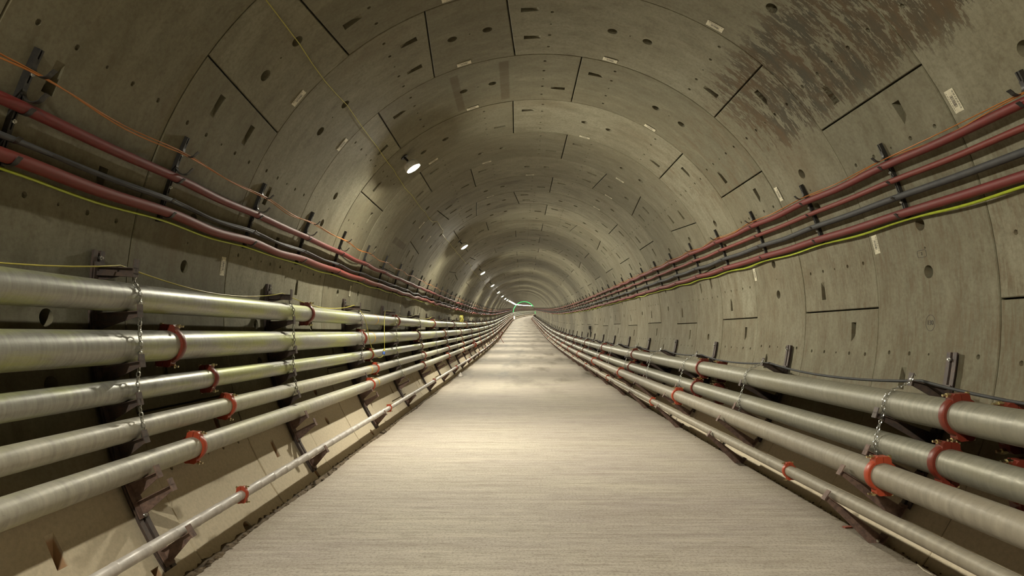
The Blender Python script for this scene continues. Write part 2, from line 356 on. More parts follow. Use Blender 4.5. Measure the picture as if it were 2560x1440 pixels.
def build_segment(mb, n, A, B, key, lod, rnd):
    """A, B: (near, far, iskey) edges in degrees. lod 2 full, 1 coarse."""
    sb = sn(n); L = RW; k = pi / 180 * RAD
    tone = rnd.random(); dep = rnd.uniform(-0.004, 0.004)
    g, gl, ch = 0.004, 0.008, 0.007
    ya = lambda x, e=0: (A[0] + (A[1] - A[0]) * x / L) * k + e
    yb = lambda x, e=0: (B[0] + (B[1] - B[0]) * x / L) * k - e
    def outline(ix, iy, ny, nx=4):
        o = []
        for i in range(nx): x = ix + (L - 2 * ix) * i / nx; o.append((x, ya(x, iy)))
        x = L - ix
        for i in range(ny): o.append((x, ya(x, iy) + (yb(x, iy) - ya(x, iy)) * i / ny))
        for i in range(nx): x = L - ix - (L - 2 * ix) * i / nx; o.append((x, yb(x, iy)))
        x = ix
        for i in range(ny): o.append((x, yb(x, iy) + (ya(x, iy) - yb(x, iy)) * i / ny))
        return o
    ny = max(3, int((B[0] - A[0]) / 3.2))
    bo = outline(g + ch, gl + ch, ny); mi = outline(g, gl, ny)
    nb = len(bo)
    holes = []
    mid = (A[0] + A[1] + B[0] + B[1]) / 4 * k
    circ = lambda cx, cy, r, m: [(cx + r * cos(2 * pi * i / m), cy + r * sin(2 * pi * i / m)) for i in range(m)]
    m1 = 18 if lod == 2 else (8 if n < 30 else 5)
    for s_ in (-1, 1): holes.append(('c', (0.495 * L, mid + s_ * 3.7 * k), 0.060, 0.085, m1))
    if lod == 2: holes.append(('c', (0.495 * L, mid), 0.011, 0.02, 6))
    if not key:
        if lod == 2:
            for s_, E in ((1, A), (-1, B)):
                cy = (E[0] + E[1]) / 2 * k + s_ * 8.2 * k
                for fr, r in ((0.13, 0.021), (0.325, 0.021), (0.50, 0.012), (0.67, 0.021), (0.865, 0.021)):
                    holes.append(('c', (fr * L, cy), r, 0.02, 8))
        for s_, E, frs in ((1, A, (0.29,)), (-1, B, (0.70,))):
            if E[2]: frs = (0.285, 0.70)
            for fr in frs:
                y0 = (E[0] + (E[1] - E[0]) * fr) * k + s_ * 2.4 * k
                holes.append(('p', (fr * L, y0), s_, 3.6 * k))
    pts = [Vector(q) for q in bo]; edges = [(i, (i + 1) % nb) for i in range(nb)]; polys = []
    for h in holes:
        if h[0] == 'c': poly = circ(h[1][0], h[1][1], h[2], h[4])
        else:
            x, y = h[1]; s_ = h[2]; ln = h[3]
            poly = [(x - 0.047, y), (x + 0.047, y), (x + 0.036, y + s_ * ln), (x - 0.036, y + s_ * ln)]
        polys.append(poly); b = len(pts); pts += [Vector(q) for q in poly]; m = len(poly)
        edges += [(b + i, b + (i + 1) % m) for i in range(m)]
    nxg = 6 if lod == 2 else 3
    yy0 = min(ya(0), ya(L)); yy1 = max(yb(0), yb(L)); nyg = max(4, int((yy1 - yy0) / 0.16))
    for i in range(1, nxg):
        x = L * i / nxg
        for j in range(1, nyg):
            y = ya(x) + (yb(x) - ya(x)) * j / nyg; ok = True
            for h in holes:
                hy = h[1][1] if h[0] == 'c' else h[1][1] + h[2] * h[3] / 2; ry = (h[2] if h[0] == 'c' else h[3] / 2) + 0.03
                if abs(x - h[1][0]) < (h[2] if h[0] == 'c' else 0.05) + 0.03 and abs(y - hy) < ry: ok = False; break
            if ok: pts.append(Vector((x, y)))
    vo, eo, fo, *_ = geometry.delaunay_2d_cdt(pts, edges, [], 1, 1e-5)
    def inside(px, py, poly):
        c = False; m = len(poly); j = m - 1
        for i in range(m):
            if (poly[i][1] > py) != (poly[j][1] > py) and px < (poly[j][0] - poly[i][0]) * (py - poly[i][1]) / (poly[j][1] - poly[i][1]) + poly[i][0]: c = not c
            j = i
        return c
    bbs = [(min(q[0] for q in p), max(q[0] for q in p), min(q[1] for q in p), max(q[1] for q in p)) for p in polys]
    ff = []
    for f in fo:
        cx = sum(vo[i].x for i in f) / len(f); cy = sum(vo[i].y for i in f) / len(f); bad = False
        for p, bb in zip(polys, bbs):
            if bb[0] < cx < bb[1] and bb[2] < cy < bb[3] and inside(cx, cy, p): bad = True; break
        if not bad: ff.append(tuple(f))
    lin(mb, [(q.x, q.y, 0) for q in vo], ff, sb, dep, tone)
    # chamfered joint faces
    pp = [(x, y, 0) for x, y in bo] + [(x, y, 0.006) for x, y in mi] + [(x, y, 0.055) for x, y in mi]
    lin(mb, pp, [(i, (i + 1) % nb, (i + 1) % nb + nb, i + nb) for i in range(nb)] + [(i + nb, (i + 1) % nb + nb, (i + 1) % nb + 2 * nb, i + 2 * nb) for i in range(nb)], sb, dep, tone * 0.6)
    for h, poly in zip(holes, polys):
        m = len(poly)
        if h[0] == 'c':
            cx, cy = h[1]; d = h[3]
            inner = [(cx + (x - cx) * 0.82, cy + (y - cy) * 0.82) for x, y in poly]
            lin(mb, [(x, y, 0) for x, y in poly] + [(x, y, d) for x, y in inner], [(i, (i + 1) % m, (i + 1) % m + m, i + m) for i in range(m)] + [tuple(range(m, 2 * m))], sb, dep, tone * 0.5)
        else:
            d = 0.095; e = h[2] * 0.012
            q = [(poly[0][0], poly[0][1], 0), (poly[1][0], poly[1][1], 0), (poly[2][0], poly[2][1], 0), (poly[3][0], poly[3][1], 0), (poly[0][0] + 0.004, poly[0][1] + e, d), (poly[1][0] - 0.004, poly[1][1] + e, d)]
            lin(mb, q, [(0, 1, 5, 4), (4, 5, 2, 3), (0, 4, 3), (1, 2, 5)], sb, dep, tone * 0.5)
def plain_ring(mbs, n, js, rnd):
    sb = sn(n); L = RW
    for i in range(len(js) - 1):
        a, b = js[i][0], js[i + 1][0]; c = ((a + b) / 2 + 180) % 360 - 180
        sh = c - (a + b) / 2; a += sh; b += sh
        if abs(c) > 142: continue
        mb = mbs[side_of(c)]; k = pi / 180 * RAD; m = max(3, int((b - a) / 5)); tone = rnd.random(); dep = rnd.uniform(-0.006, 0.006)
        pts = []; fs = []
        xs = [(0.0, 0.03), (0.005, 0.006), (0.014, 0), (L - 0.014, 0), (L - 0.005, 0.006), (L, 0.03)]
        for x, d in xs:
            for j in range(m + 1):
                y = (a + (b - a) * j / m) * k; e = 0.0
                pts.append((x, y, d))
        for r in range(len(xs) - 1):
            for j in range(m): q = r * (m + 1) + j; fs.append((q, q + 1, q + m + 2, q + m + 1))
        lin(mb, pts, fs, sb, dep, tone)
def side_of(c): return 'ceiling' if abs(c) <= 36 else ('wall_left' if c < 0 else 'wall_right')
LB = {'ceiling': MB(), 'wall_left': MB(), 'wall_right': MB()}
N_END = 270
rnd = random.Random(5)
for n in range(-13, N_END):
    js = ring_layout(n, rnd)
    if -2 <= n < 60:
        lod = 2 if n < 13 else 1
        for i in range(len(js) - 1):
            A, B = js[i], js[i + 1]; key = (A[2] and B[2]); c = (A[0] + A[1] + B[0] + B[1]) / 4
            cc = (c + 180) % 360 - 180; sh = cc - c
            A = (A[0] + sh, A[1] + sh, A[2]); B = (B[0] + sh, B[1] + sh, B[2])
            if abs(cc) > 148: continue
            build_segment(LB[side_of(cc)], n, A, B, key, lod, rnd)
    else: plain_ring(LB, n, js, rnd)
for key, rng in (('ceiling', (-36, 36)), ('wall_left', (-142, -36)), ('wall_right', (36, 142))):     # closes the joints from behind
    pts = []; fs = []; mb = LB[key]; m = 18
    ns = list(range(-13, 61))
    for q, n in enumerate(ns):
        for j in range(m + 1): pts.append(((n + 13) * RW, radians(rng[0] + (rng[1] - rng[0]) * j / m) * RAD, 0.10))
        if q:
            for j in range(m): b = (q - 1) * (m + 1) + j; fs.append((b, b + 1, b + m + 2, b + m + 1))
    lin(mb, pts, fs, sn(-13), 0, 0.1)
LO = {}
for k_, mb in LB.items():
    LO[k_] = mb.build(k_, M['lining'], attrs=True, ang=28); LO[k_]['kind'] = 'structure'

# ------------------------------------------------------------------ road slab, with ragged edges standing a little off the lining
def road():
    mb = MB(); r2 = random.Random(9); pts = []; su = []; fs = []
    half = sqrt(RAD ** 2 - SLAB ** 2); s = -14.0; row = 0; cols = 14
    joint = sn(16.5)
    while s < 436:
        step = 0.07 if s < 16 else (0.3 if s < 60 else 1.0)
        amp = 0.018
        el = -(half - 0.055 - r2.random() * amp - 0.02 * sin(s * 1.9)); er = half - 0.035 - r2.random() * amp * 0.7
        prof = [(el + 0.03, SLAB - 0.22)] + [(el, SLAB - 0.012)] + [(el + 0.02 + (er - el - 0.04) * j / (cols - 1), SLAB) for j in range(cols)] + [(er, SLAB - 0.012), (er - 0.02, SLAB - 0.22)]
        for x, z in prof: pts.append(W(s, x, z)); su.append((s, x, z))
        m = len(prof)
        if row:
            for j in range(m - 1): b = (row - 1) * m + j; fs.append((b, b + 1, b + m + 1, b + m))
        row += 1; s += step
        if s - step < joint <= s:
            for js_, jz in ((-0.014, 0), (-0.010, -0.03), (0.010, -0.03), (0.014, 0)):
                for x, z in prof: pts.append(W(joint + js_, x, z + jz)); su.append((joint + js_, x, z))
                for j in range(m - 1): b = (row - 1) * m + j; fs.append((b, b + 1, b + m + 1, b + m))
                row += 1
            s = joint + 0.1
    mb.add(pts, fs, su, 0.5)
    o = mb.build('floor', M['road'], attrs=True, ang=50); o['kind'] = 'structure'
    return o
road()

# ------------------------------------------------------------------ pipe lanes
def lane(phi, D, al):
    x = (D * sin(radians(phi)) * RAD) - AX; z = (D * cos(radians(phi)) * RAD) - AZ
    return x, z, D * sin(radians(al)) * RAD
LANES = {
 'L1': (*lane(-84.55, .838, 2.12), 'galv', 2.14, 'topmost pipe of the left rack'),
 'L2': (*lane(-91.75, .834, 2.46), 'galv', .13, 'second pipe down on the left rack'),
 'L3': (*lane(-98.05, .832, 1.68), 'galv', .50, 'third pipe down on the left rack'),
 'L4': (*lane(-103.75, .832, 1.62), 'paint', .66, 'fourth pipe down on the left rack'),
 'L5': (*lane(-109.1, .828, 1.76), 'paint', .21, 'fifth pipe down on the left rack'),
 'L6': (*lane(-120.1, .800, 0.84), 'plastic', .36, 'lowest thin pipe of the left rack'),
 'R1': (*lane(100.45, .950, 2.10), 'galv_clean', -.18, 'topmost front pipe of the right rack'),
 'R2': (*lane(106.6, .945, 1.92), 'galv_clean', -.17, 'second front pipe of the right rack'),
 'R3': (*lane(111.05, .900, 1.90), 'dusty', .10, 'third pipe down on the right rack'),
 'R4': (*lane(116.54, .875, 1.05), 'dusty', .85, 'lowest thin pipe of the right rack'),
}
def behind(l, d):
    x, z, r = LANES[l][:3]; th = atan2(x, z); rho = sqrt(x * x + z * z) + d
    return rho * sin(th), rho * cos(th)
LANES['R1b'] = (LANES['R1'][0] + 0.225, LANES['R1'][1] - 0.045, 0.108, 'galv_clean', -.30, 'rear pipe behind the topmost right pipe')
LANES['R2b'] = (LANES['R2'][0] + 0.215, LANES['R2'][1] - 0.055, 0.105, 'galv_clean', -.42, 'rear pipe behind the second right pipe')
STEP = 3.77
N_IND = 112                       # rings over which pipe lengths and couplings are separate things
def sweep(mb, s0, s1, x, z, r, k, ds, rib=None, wall=True):
    m = max(1, int(round((s1 - s0) / ds))); vs = []; su = []; fs = []
    ss = [s0 + (s1 - s0) * i / m for i in range(m + 1)]
    if rib:
        ss = []; s = s0
        while s < s1 - 0.04:
            ss += [s, s + 0.006, s + 0.02, s + 0.026]; s += rib
        ss += [s1]
    for i, s in enumerate(ss):
        P, Rt, T, Up = frame(s); rr = r + (0.0022 if rib and i % 4 in (1, 2) and i < len(ss) - 1 else 0)
        for j in range(k):
            a = 2 * pi * j / k; vs.append(P + Rt * (x + rr * sin(a)) + Up * (z + rr * cos(a))); su.append((s, a * r * 3 + x, 0))
    for i in range(len(ss) - 1):
        for j in range(k): fs.append((i * k + j, i * k + (j + 1) % k, (i + 1) * k + (j + 1) % k, (i + 1) * k + j))
    fs.append(tuple(range(k))); fs.append(tuple((len(ss) - 1) * k + j for j in range(k - 1, -1, -1)))
    mb.add(vs, fs, su)
BASEN = {'galv': 'galvanised steel pipe length', 'galv_clean': 'dull galvanised pipe length', 'paint': 'pale grey pipe length', 'dusty': 'dusty tan pipe length', 'plastic': 'white banded pipe length'}
def coupling_proto(l):
    x, z, r = LANES[l][:3]; side = 1 if x < 0 else -1; lowor = l in ('L6', 'L5', 'L4', 'R3', 'R4')
    mat = M['coup_or'] if lowor else M['coup']
    root = empty('pipe_coupling'); k = 0.6 if r < 0.07 else (0.85 if r < 0.09 else (1.25 if l in ('R1b', 'R2b') else 1.0)); wd = 0.062 * k; t = 0.026 * k
    for h in (1, -1):
        mb = MB(); m = 14; prof = [(r + 0.0005, -wd / 2), (r + t * 0.75, -wd / 2), (r + t, -wd * 0.3), (r + t, wd * 0.3), (r + t * 0.75, wd / 2), (r + 0.0005, wd / 2)]
        vs = []; fs = []; q = len(prof)
        for i in range(m + 1):
            a = -pi / 2 + 0.02 + (pi - 0.04) * i / m
            for rr, y in prof: vs.append(Vector((h * rr * cos(a), y, rr * sin(a))))
        for i in range(m):
            for j in range(q): fs.append((i * q + j, i * q + (j + 1) % q, (i + 1) * q + (j + 1) % q, (i + 1) * q + j))
        fs.append(tuple(range(q))); fs.append(tuple(m * q + j for j in range(q)))
        mb.add(vs, fs)
        for v in (1, -1):            # bolt ears
            e = 0.052 * k; zz = v * (r + t * 0.2)
            pr = [(h * 0.002, zz - v * 0.008), (h * e * 1.25, zz - v * 0.02), (h * e * 1.15, zz + v * e * 0.55), (h * e * 0.8, zz + v * e * 0.85), (h * 0.002, zz + v * e * 0.8)]
            mb.prism(pr, -wd * 0.62, wd * 0.62)
        o = mb.build('housing_half', mat, root, ang=40); reg(root, o)
    for v in (1, -1):
        mb = MB(); zz = v * (r + 0.040 * k); e = 0.052 * k
        mb.cyl((-side * e * 1.5, 0, zz), (side * e * 2.1, 0, zz), 0.0085 * k, 10)
        mb.cyl((-side * e * 1.15, 0, zz), (-side * e * 1.5, 0, zz), 0.017 * k, 6)
        o = mb.build('bolt', M['brass'], root, ang=30); reg(root, o); nt_ = MB()
        nt_.cyl((side * e * 1.15, 0, zz), (side * e * 1.55, 0, zz), 0.017 * k, 6); reg(o, nt_.build('nut', M['brass'], o, ang=30))
    return root
def coupling_far(l):
    x, z, r = LANES[l][:3]; mb = MB(); t = 0.022; m = 12
    prof = [(r + 0.0005, -0.03), (r + t, -0.03), (r + t, 0.03), (r + 0.0005, 0.03)]; vs = []; fs = []
    for i in range(m):
        for rr, y in prof: vs.append(Vector((rr * cos(2 * pi * i / m), y, rr * sin(2 * pi * i / m))))
    for i in range(m):
        for j in range(4): fs.append((i * 4 + j, i * 4 + (j + 1) % 4, ((i + 1) % m) * 4 + (j + 1) % 4, ((i + 1) % m) * 4 + j))
    mb.add(vs, fs)
    for v in (1, -1): mb.box((0, 0, v * (r + 0.03)), (0.10, 0.06, 0.045))
    return mb
rndc = random.Random(3)
for l, (x, z, r, mt, n0, desc) in LANES.items():
    first = n0 - STEP * math.ceil((n0 + 3.9) / STEP)
    cn = [first + STEP * i for i in range(int((N_END - first) / STEP))]
    near = l in ('L1', 'L2', 'L3', 'L4', 'L5', 'L6', 'R1', 'R2', 'R3', 'R4')
    mb = MB(); ci = 0
    proto = coupling_proto(l); used = False; far = coupling_far(l); farme = None
    tailc = MB()
    lim = N_IND if near else 26
    firstvis = None
    for i, n in enumerate(cn):
        if i + 1 < len(cn):
            a, b = sn(n) + 0.003, sn(cn[i + 1]) - 0.003
            if n < lim:
                kk = 40 if n < 9 else (20 if n < 30 else 10); pm = MB()
                sweep(pm, a, b, x, z, r, kk, 0.75 if n < 40 else 1.5, rib=0.31 if (l == 'L6' and n < 16) else None)
                o = pm.build('steel_pipe' if mt != 'plastic' else 'banded_pipe', M[mt], attrs=True, ang=40)
                lab = '%s, %s along the %s' % (BASEN[mt], od(i + 1), desc)
                tag(o, lab, 'pipe', 'pipe lengths on the ' + ('left' if x < 0 else 'right') + ' rack')
            else: sweep(mb, a, b, x, z, r, 8, 2.0)
        if i == 0: continue
        M4 = FM(sn(n), x, z) @ Matrix.Rotation(radians(rndc.uniform(-9, 9)), 4, 'Y')
        lab = '%s pipe coupling, %s along the %s' % ('orange' if l in ('L6', 'L5', 'L4', 'R3', 'R4') else 'dark red', od(i), desc)
        if n < 34:
            c = proto if not used else copy_tree(proto); used = True
            c.matrix_world = M4; tag(c, lab, 'pipe coupling', 'red couplings on the %s' % desc)
        elif n < lim:
            if farme is None: fo_ = far.build('pipe_coupling', M['coup'] if l in ('L1', 'L2', 'R1', 'R2') else M['coup_or']); c = fo_; farme = fo_
            else: c = farme.copy(); COL.objects.link(c)
            c.matrix_world = M4; tag(c, lab, 'pipe coupling', 'red couplings on the %s' % desc)
    if near and mb.v:
        o = mb.build('steel_pipe', M[mt], attrs=True)
        tag(o, 'far stretch of the %s, beyond the separate lengths' % desc.replace('pipe', 'lane'), 'pipe', 'pipe lengths on the ' + ('left' if x < 0 else 'right') + ' rack', 'stuff')

# ------------------------------------------------------------------ pipe racks on the walls
NL = [-2.1, -.25, 1.65, 3.70, 5.62, 7.72] + [7.72 + 2 * i for i in range(1, 53)]
NR = [-1.6, .28, 2.22, 4.12, 5.88, 7.70, 9.62] + [9.62 + 1.97 * i for i in range(1, 53)]
def rack_parts(side):
    """list of (name, MB, material key) in section coordinates; side -1 left, 1 right."""
    out = []; t0, t1 = (85.4, 125.5) if side < 0 else (98.3, 121.5)
    for c in (-1, 1):
        mb = MB(); prof = [(RAD + 0.004, 0), (RAD - 0.045, 0), (RAD - 0.045, 0.045), (RAD - 0.039, 0.045), (RAD - 0.039, 0.006), (RAD + 0.004, 0.006)]
        m = 20; vs = []; fs = []; q = len(prof)
        for i in range(m + 1):
            th = t0 + (t1 - t0) * i / m
            for rho, y in prof: px, pz = pol(side * th, rho); vs.append(Vector((px, c * (0.014 + y), pz)))
        for i in range(m):
            for j in range(q): fs.append((i * q + j, i * q + (j + 1) % q, (i + 1) * q + (j + 1) % q, (i + 1) * q + j))
        fs.append(tuple(range(q))); fs.append(tuple(m * q + j for j in range(q))); mb.add(vs, fs)
        out.append(('channel', mb, 'rackd'))
    lanes = ['L1', 'L2', 'L3', 'L4', 'L5', 'L6'] if side < 0 else ['R1', 'R2', 'R3', 'R4']
    arms = []
    for l in lanes:
        x, z, r = LANES[l][:3]; rho = sqrt(x * x + z * z); th = abs(degrees(atan2(x, z))); ta = th + degrees(asin((r + 0.001) / rho))
        arms.append((ta, rho - r - 0.035, l))
    if side < 0: arms += [(87.35, 0.905 * RAD, 'top'), (116.6, 0.905 * RAD, 'spare')]
    else: arms += [(103.6, 0.895 * RAD, 'top')]
    for ta, tip, l in arms:
        mb = MB(); er = Vector((-sin(radians(side * ta)), 0, -cos(radians(side * ta))))       # towards the axis
        et = Vector((-side * cos(radians(ta)), 0, sin(radians(ta))))                          # up along the wall
        O = Vector((0, 0, 0)) - er * (RAD - 0.05)
        ln = RAD - 0.05 - tip; P = lambda a, b, y: O + er * a + et * b + Vector((0, y, 0))
        def pr(poly, y0, y1):
            n = len(poly); vs = [P(a, b, y0) for a, b in poly] + [P(a, b, y1) for a, b in poly]
            mb.add(vs, [tuple(range(n)), tuple(range(2 * n - 1, n - 1, -1))] + [(i, i + n, (i + 1) % n + n, (i + 1) % n) for i in range(n)])
        h0 = 0.115 if ln > 0.3 else 0.10; h1 = 0.035
        pr([(0, 0), (ln, 0), (ln, -0.006), (0, -0.006)], -0.03, 0.03)                         # bearing flange
        pr([(0, -0.006), (ln, -0.006), (ln, -h1), (0.03, -h0), (0, -h0)], -0.004, 0.004)      # tapering web
        if l == 'top' and side < 0: pr([(0, -h1), (ln, -h1), (ln, -h1 - 0.03), (0, -h1 - 0.03)], -0.028, 0.028)
        up = 0.045 if l != 'top' else 0.062
        arm = mb; mb = MB()
        pr([(ln - 0.007, -h1 - 0.012), (ln, -h1 - 0.012), (ln, up), (ln - 0.007, up)], -0.030, 0.030)  # end plate
        plate = mb; mb = arm
        pr([(0, 0.03), (0.008, 0.03), (0.008, -h0 - 0.02), (0, -h0 - 0.02)], -0.05, 0.05)     # base plate
        low = (l in ('L6', 'spare', 'R4', 'L5', 'R3', 'R2') )
        out.append(('arm', mb, 'rackr' if low else 'rackd')); out.append(('end_plate', plate, 'rackr' if low else 'rackd'))
    mb = MB()
    return out
def rack_bolts(side):
    res = []
    for ta in ((86.3, 118.4) if side < 0 else (99.4, 119.5)):
        px, pz = pol(side * ta, RAD - 0.01); qx, qz = pol(side * ta, RAD - 0.075); b = MB(); b.cyl((px, 0, pz), (qx, 0, qz), 0.009, 8)
        b.cyl(pol3(side * ta, RAD - 0.050), pol3(side * ta, RAD - 0.062), 0.016, 6); res.append(b)
    return res
def pol3(th, rho, y=0.0): x, z = pol(th, rho); return Vector((x, y, z))
for side, NS, nm in ((-1, NL, 'left'), (1, NR, 'right')):
    parts = rack_parts(side); base = pol3(side * (118 if side < 0 else 117), RAD - 0.02)
    root = empty('pipe_rack')
    for pn, mb, mk in parts:
        host = last if pn == 'end_plate' else root
        last = mb.build(pn, M[mk], host, smooth=False, off=base); reg(host, last)
    for b in rack_bolts(side): reg(root, b.build('bolt', M['steel'], root, ang=30, off=base))
    lowm = MB()
    for pn, mb, mk in parts:
        lowm.cur = 0 if mk == 'rackd' else 1; lowm.add(mb.v, mb.f)
    lo = None
    for i, n in enumerate(NS):
        M4 = FM(sn(n)) @ Matrix.Translation(base)
        if n < 40: c = root if i == 0 else copy_tree(root)
        else:
            if lo is None: lo = lowm.build('pipe_rack', [M['rackd'], M['rackr']], smooth=False, off=base); c = lo
            else: c = lo.copy(); COL.objects.link(c)
        c.matrix_world = M4
        tag(c, 'dark steel pipe rack bolted to the %s wall, %s one along the tunnel' % (nm, od(i + 1)), 'pipe rack', 'pipe racks on the %s wall' % nm)

# ------------------------------------------------------------------ chains holding the pipes
def chain_mesh(pts, pitch=0.036, wire=0.0048, wid=0.0125):
    pts = [Vector(p) for p in pts]; seg = [(pts[i + 1] - pts[i]).length for i in range(len(pts) - 1)]; tot = sum(seg); m = int(tot / pitch); mb = MB()
    def at(d):
        for i, q in enumerate(seg):
            if d <= q or i == len(seg) - 1: return pts[i] + (pts[i + 1] - pts[i]) * (d / q)
            d -= q
    for i in range(m):
        a, b = at(i * pitch), at((i + 1) * pitch); c = (a + b) / 2; t = (b - a).normalized(); nb = Vector((0, 1, 0)); bn = t.cross(nb).normalized(); nb = bn.cross(t)
        ax = nb if i % 2 else bn; hl = pitch * 0.5 - 0.003; lp = []
        for j in range(10):
            an = 2 * pi * j / 10; lp.append(c + t * (hl * cos(an) * (1 if abs(cos(an)) > 0.9 else 1) + (0.010 if cos(an) > 0.2 else (-0.010 if cos(an) < -0.2 else 0)) * 0.5) + ax * (wid * sin(an)))
        mb.tube(lp, wire, 5, close=True)
    return mb
def smooth_path(p, it=2):
    for _ in range(it):
        q = [p[0]]
        for i in range(len(p) - 1): q += [p[i] * 0.75 + p[i + 1] * 0.25, p[i] * 0.25 + p[i + 1] * 0.75]
        q.append(p[-1]); p = q
    return p
def around(l, a0, a1, off, m=7):
    x, z, r = LANES[l][:3]; sg = 1 if x < 0 else -1
    return [Vector((x + sg * (r + off) * cos(radians(a0 + (a1 - a0) * i / m)), 0, z + (r + off) * sin(radians(a0 + (a1 - a0) * i / m)))) for i in range(m + 1)]
LS = {}
def hold_chain(side, last):
    if side < 0:
        tx, tz = pol(-87.6, 0.912 * RAD); p = [Vector((tx, 0, tz - 0.03))] + around('L1', 62, -22, 0.016)
        for l in ['L2', 'L3', 'L4', 'L5'][:last - 1]: p += around(l, 24, -20, 0.016, 4)
        l = ['L1', 'L2', 'L3', 'L4', 'L5'][last - 1]; x, z, r = LANES[l][:3]; p.append(Vector((x + r + 0.03, 0, z - r - 0.02)))
    else:
        tx, tz = pol(103.2, 0.893 * RAD); p = [Vector((tx, 0, tz + 0.0)), Vector((tx - 0.02, 0, tz - 0.035))] + around('R1', 75, -15, 0.016) + around('R2', 22, -28, 0.016, 4)
        x, z, r = LANES['R2'][:3]; p.append(Vector((x - r - 0.028, 0, z - r - 0.05)))
    return chain_mesh(p, 0.036 if side < 0 else 0.030, 0.0046 if side < 0 else 0.0042, 0.0125 if side < 0 else 0.0105), p[0]
cl = {4: None, 3: None, 5: None}
pat = {1: 4, 2: 4, 3: 3, 4: 5, 5: 5, 6: 4}
for side, NS, nm in ((-1, NL, 'left'), (1, NR, 'right')):
    store = {}
    for i, n in enumerate(NS):
        if n < -1 or n > 60: continue
        last = pat.get(i, (4, 3, 5)[i % 3]) if side < 0 else 2
        M4 = FM(sn(n))
        if last not in store:
            mb, p0 = hold_chain(side, last); root = empty('pipe_chain'); a = mb.build('links', M['chain'] if side < 0 else M['steel'], root, ang=60, off=p0)
            hk = MB(); sg = 1 if side < 0 else -1; hp = [Vector((sg * q[0], 0.012, q[1])) for q in ((-0.035, 0.012), (-0.03, 0.024), (-0.018, 0.022), (-0.004, 0.004), (0.002, -0.016), (-0.008, -0.022), (-0.014, -0.012))]
            hk.tube(hp, 0.0045, 6); b = hk.build('end_hook', M['steel'], root); reg(root, a, b); store[last] = (root, p0); c = root
        else: c = copy_tree(store[last][0])
        c.matrix_world = M4 @ Matrix.Translation(store[last][1] + Vector((0, 0.034 if side < 0 else -0.034, 0)))
        tag(c, '%s chain hanging over the %s pipes from rack arm, %s one along' % ('dark steel' if side < 0 else 'bright zinc', nm, od(i)), 'chain', 'retaining chains on the %s rack' % nm)

# ------------------------------------------------------------------ cable brackets with J hooks
HOOKS = {-1: (67.0, 79.3, [(68.6, 0.054), (71.2, 0.060), (73.0, 0.040), (76.1, 0.030), (78.1, 0.046)]),
         1: (64.7, 77.3, [(66.5, 0.050), (68.2, 0.040), (70.9, 0.031), (73.6, 0.036), (76.35, 0.044)])}
def jhook(side, th, rc):
    """strip bent round the underside of a cable of radius rc"""
    mb = MB(); er = Vector((-sin(radians(side * th)), 0, -cos(radians(side * th)))); et = Vector((-side * cos(radians(th)), 0, sin(radians(th))))
    C0 = -er * (RAD - 0.034 - rc)
    path = [C0 + er * (-rc) + et * 0.035]
    for i in range(11):
        a = radians(180 + 170 * i / 10); path.append(C0 + er * (rc * cos(a)) + et * (rc * sin(a)))
    path.append(C0 + er * (rc + 0.012) + et * (rc * 0.25))
    vs = []; fs = []; n = len(path)
    for i, p in enumerate(path):
        t = (path[min(i + 1, n - 1)] - path[max(i - 1, 0)]).normalized(); nn = t.cross(Vector((0, 1, 0))).normalized()
        for y, o in ((-0.016, 0), (0.016, 0), (0.016, 0.006), (-0.016, 0.006)): vs.append(p + nn * o * -1 + Vector((0, y, 0)))
    for i in range(n - 1):
        for j in range(4): fs.append((i * 4 + j, i * 4 + (j + 1) % 4, (i + 1) * 4 + (j + 1) % 4, (i + 1) * 4 + j))
    fs += [(0, 1, 2, 3), tuple((n - 1) * 4 + j for j in (3, 2, 1, 0))]
    mb.add(vs, fs); return mb
def bar(side, t0, t1):
    mb = MB(); m = 6; vs = []; fs = []
    prof = [(RAD + 0.004, -0.017), (RAD - 0.034, -0.017), (RAD - 0.034, -0.006), (RAD - 0.026, -0.006), (RAD - 0.026, 0.006), (RAD - 0.034, 0.006), (RAD - 0.034, 0.017), (RAD + 0.004, 0.017)]; q = 8
    for i in range(m + 1):
        th = t0 + (t1 - t0) * i / m
        for rho, y in prof: px, pz = pol(side * th, rho); vs.append(Vector((px, y, pz)))
    for i in range(m):
        for j in range(q): fs.append((i * q + j, i * q + (j + 1) % q, (i + 1) * q + (j + 1) % q, (i + 1) * q + j))
    fs += [tuple(range(q)), tuple(m * q + j for j in range(q))]; mb.add(vs, fs); return mb
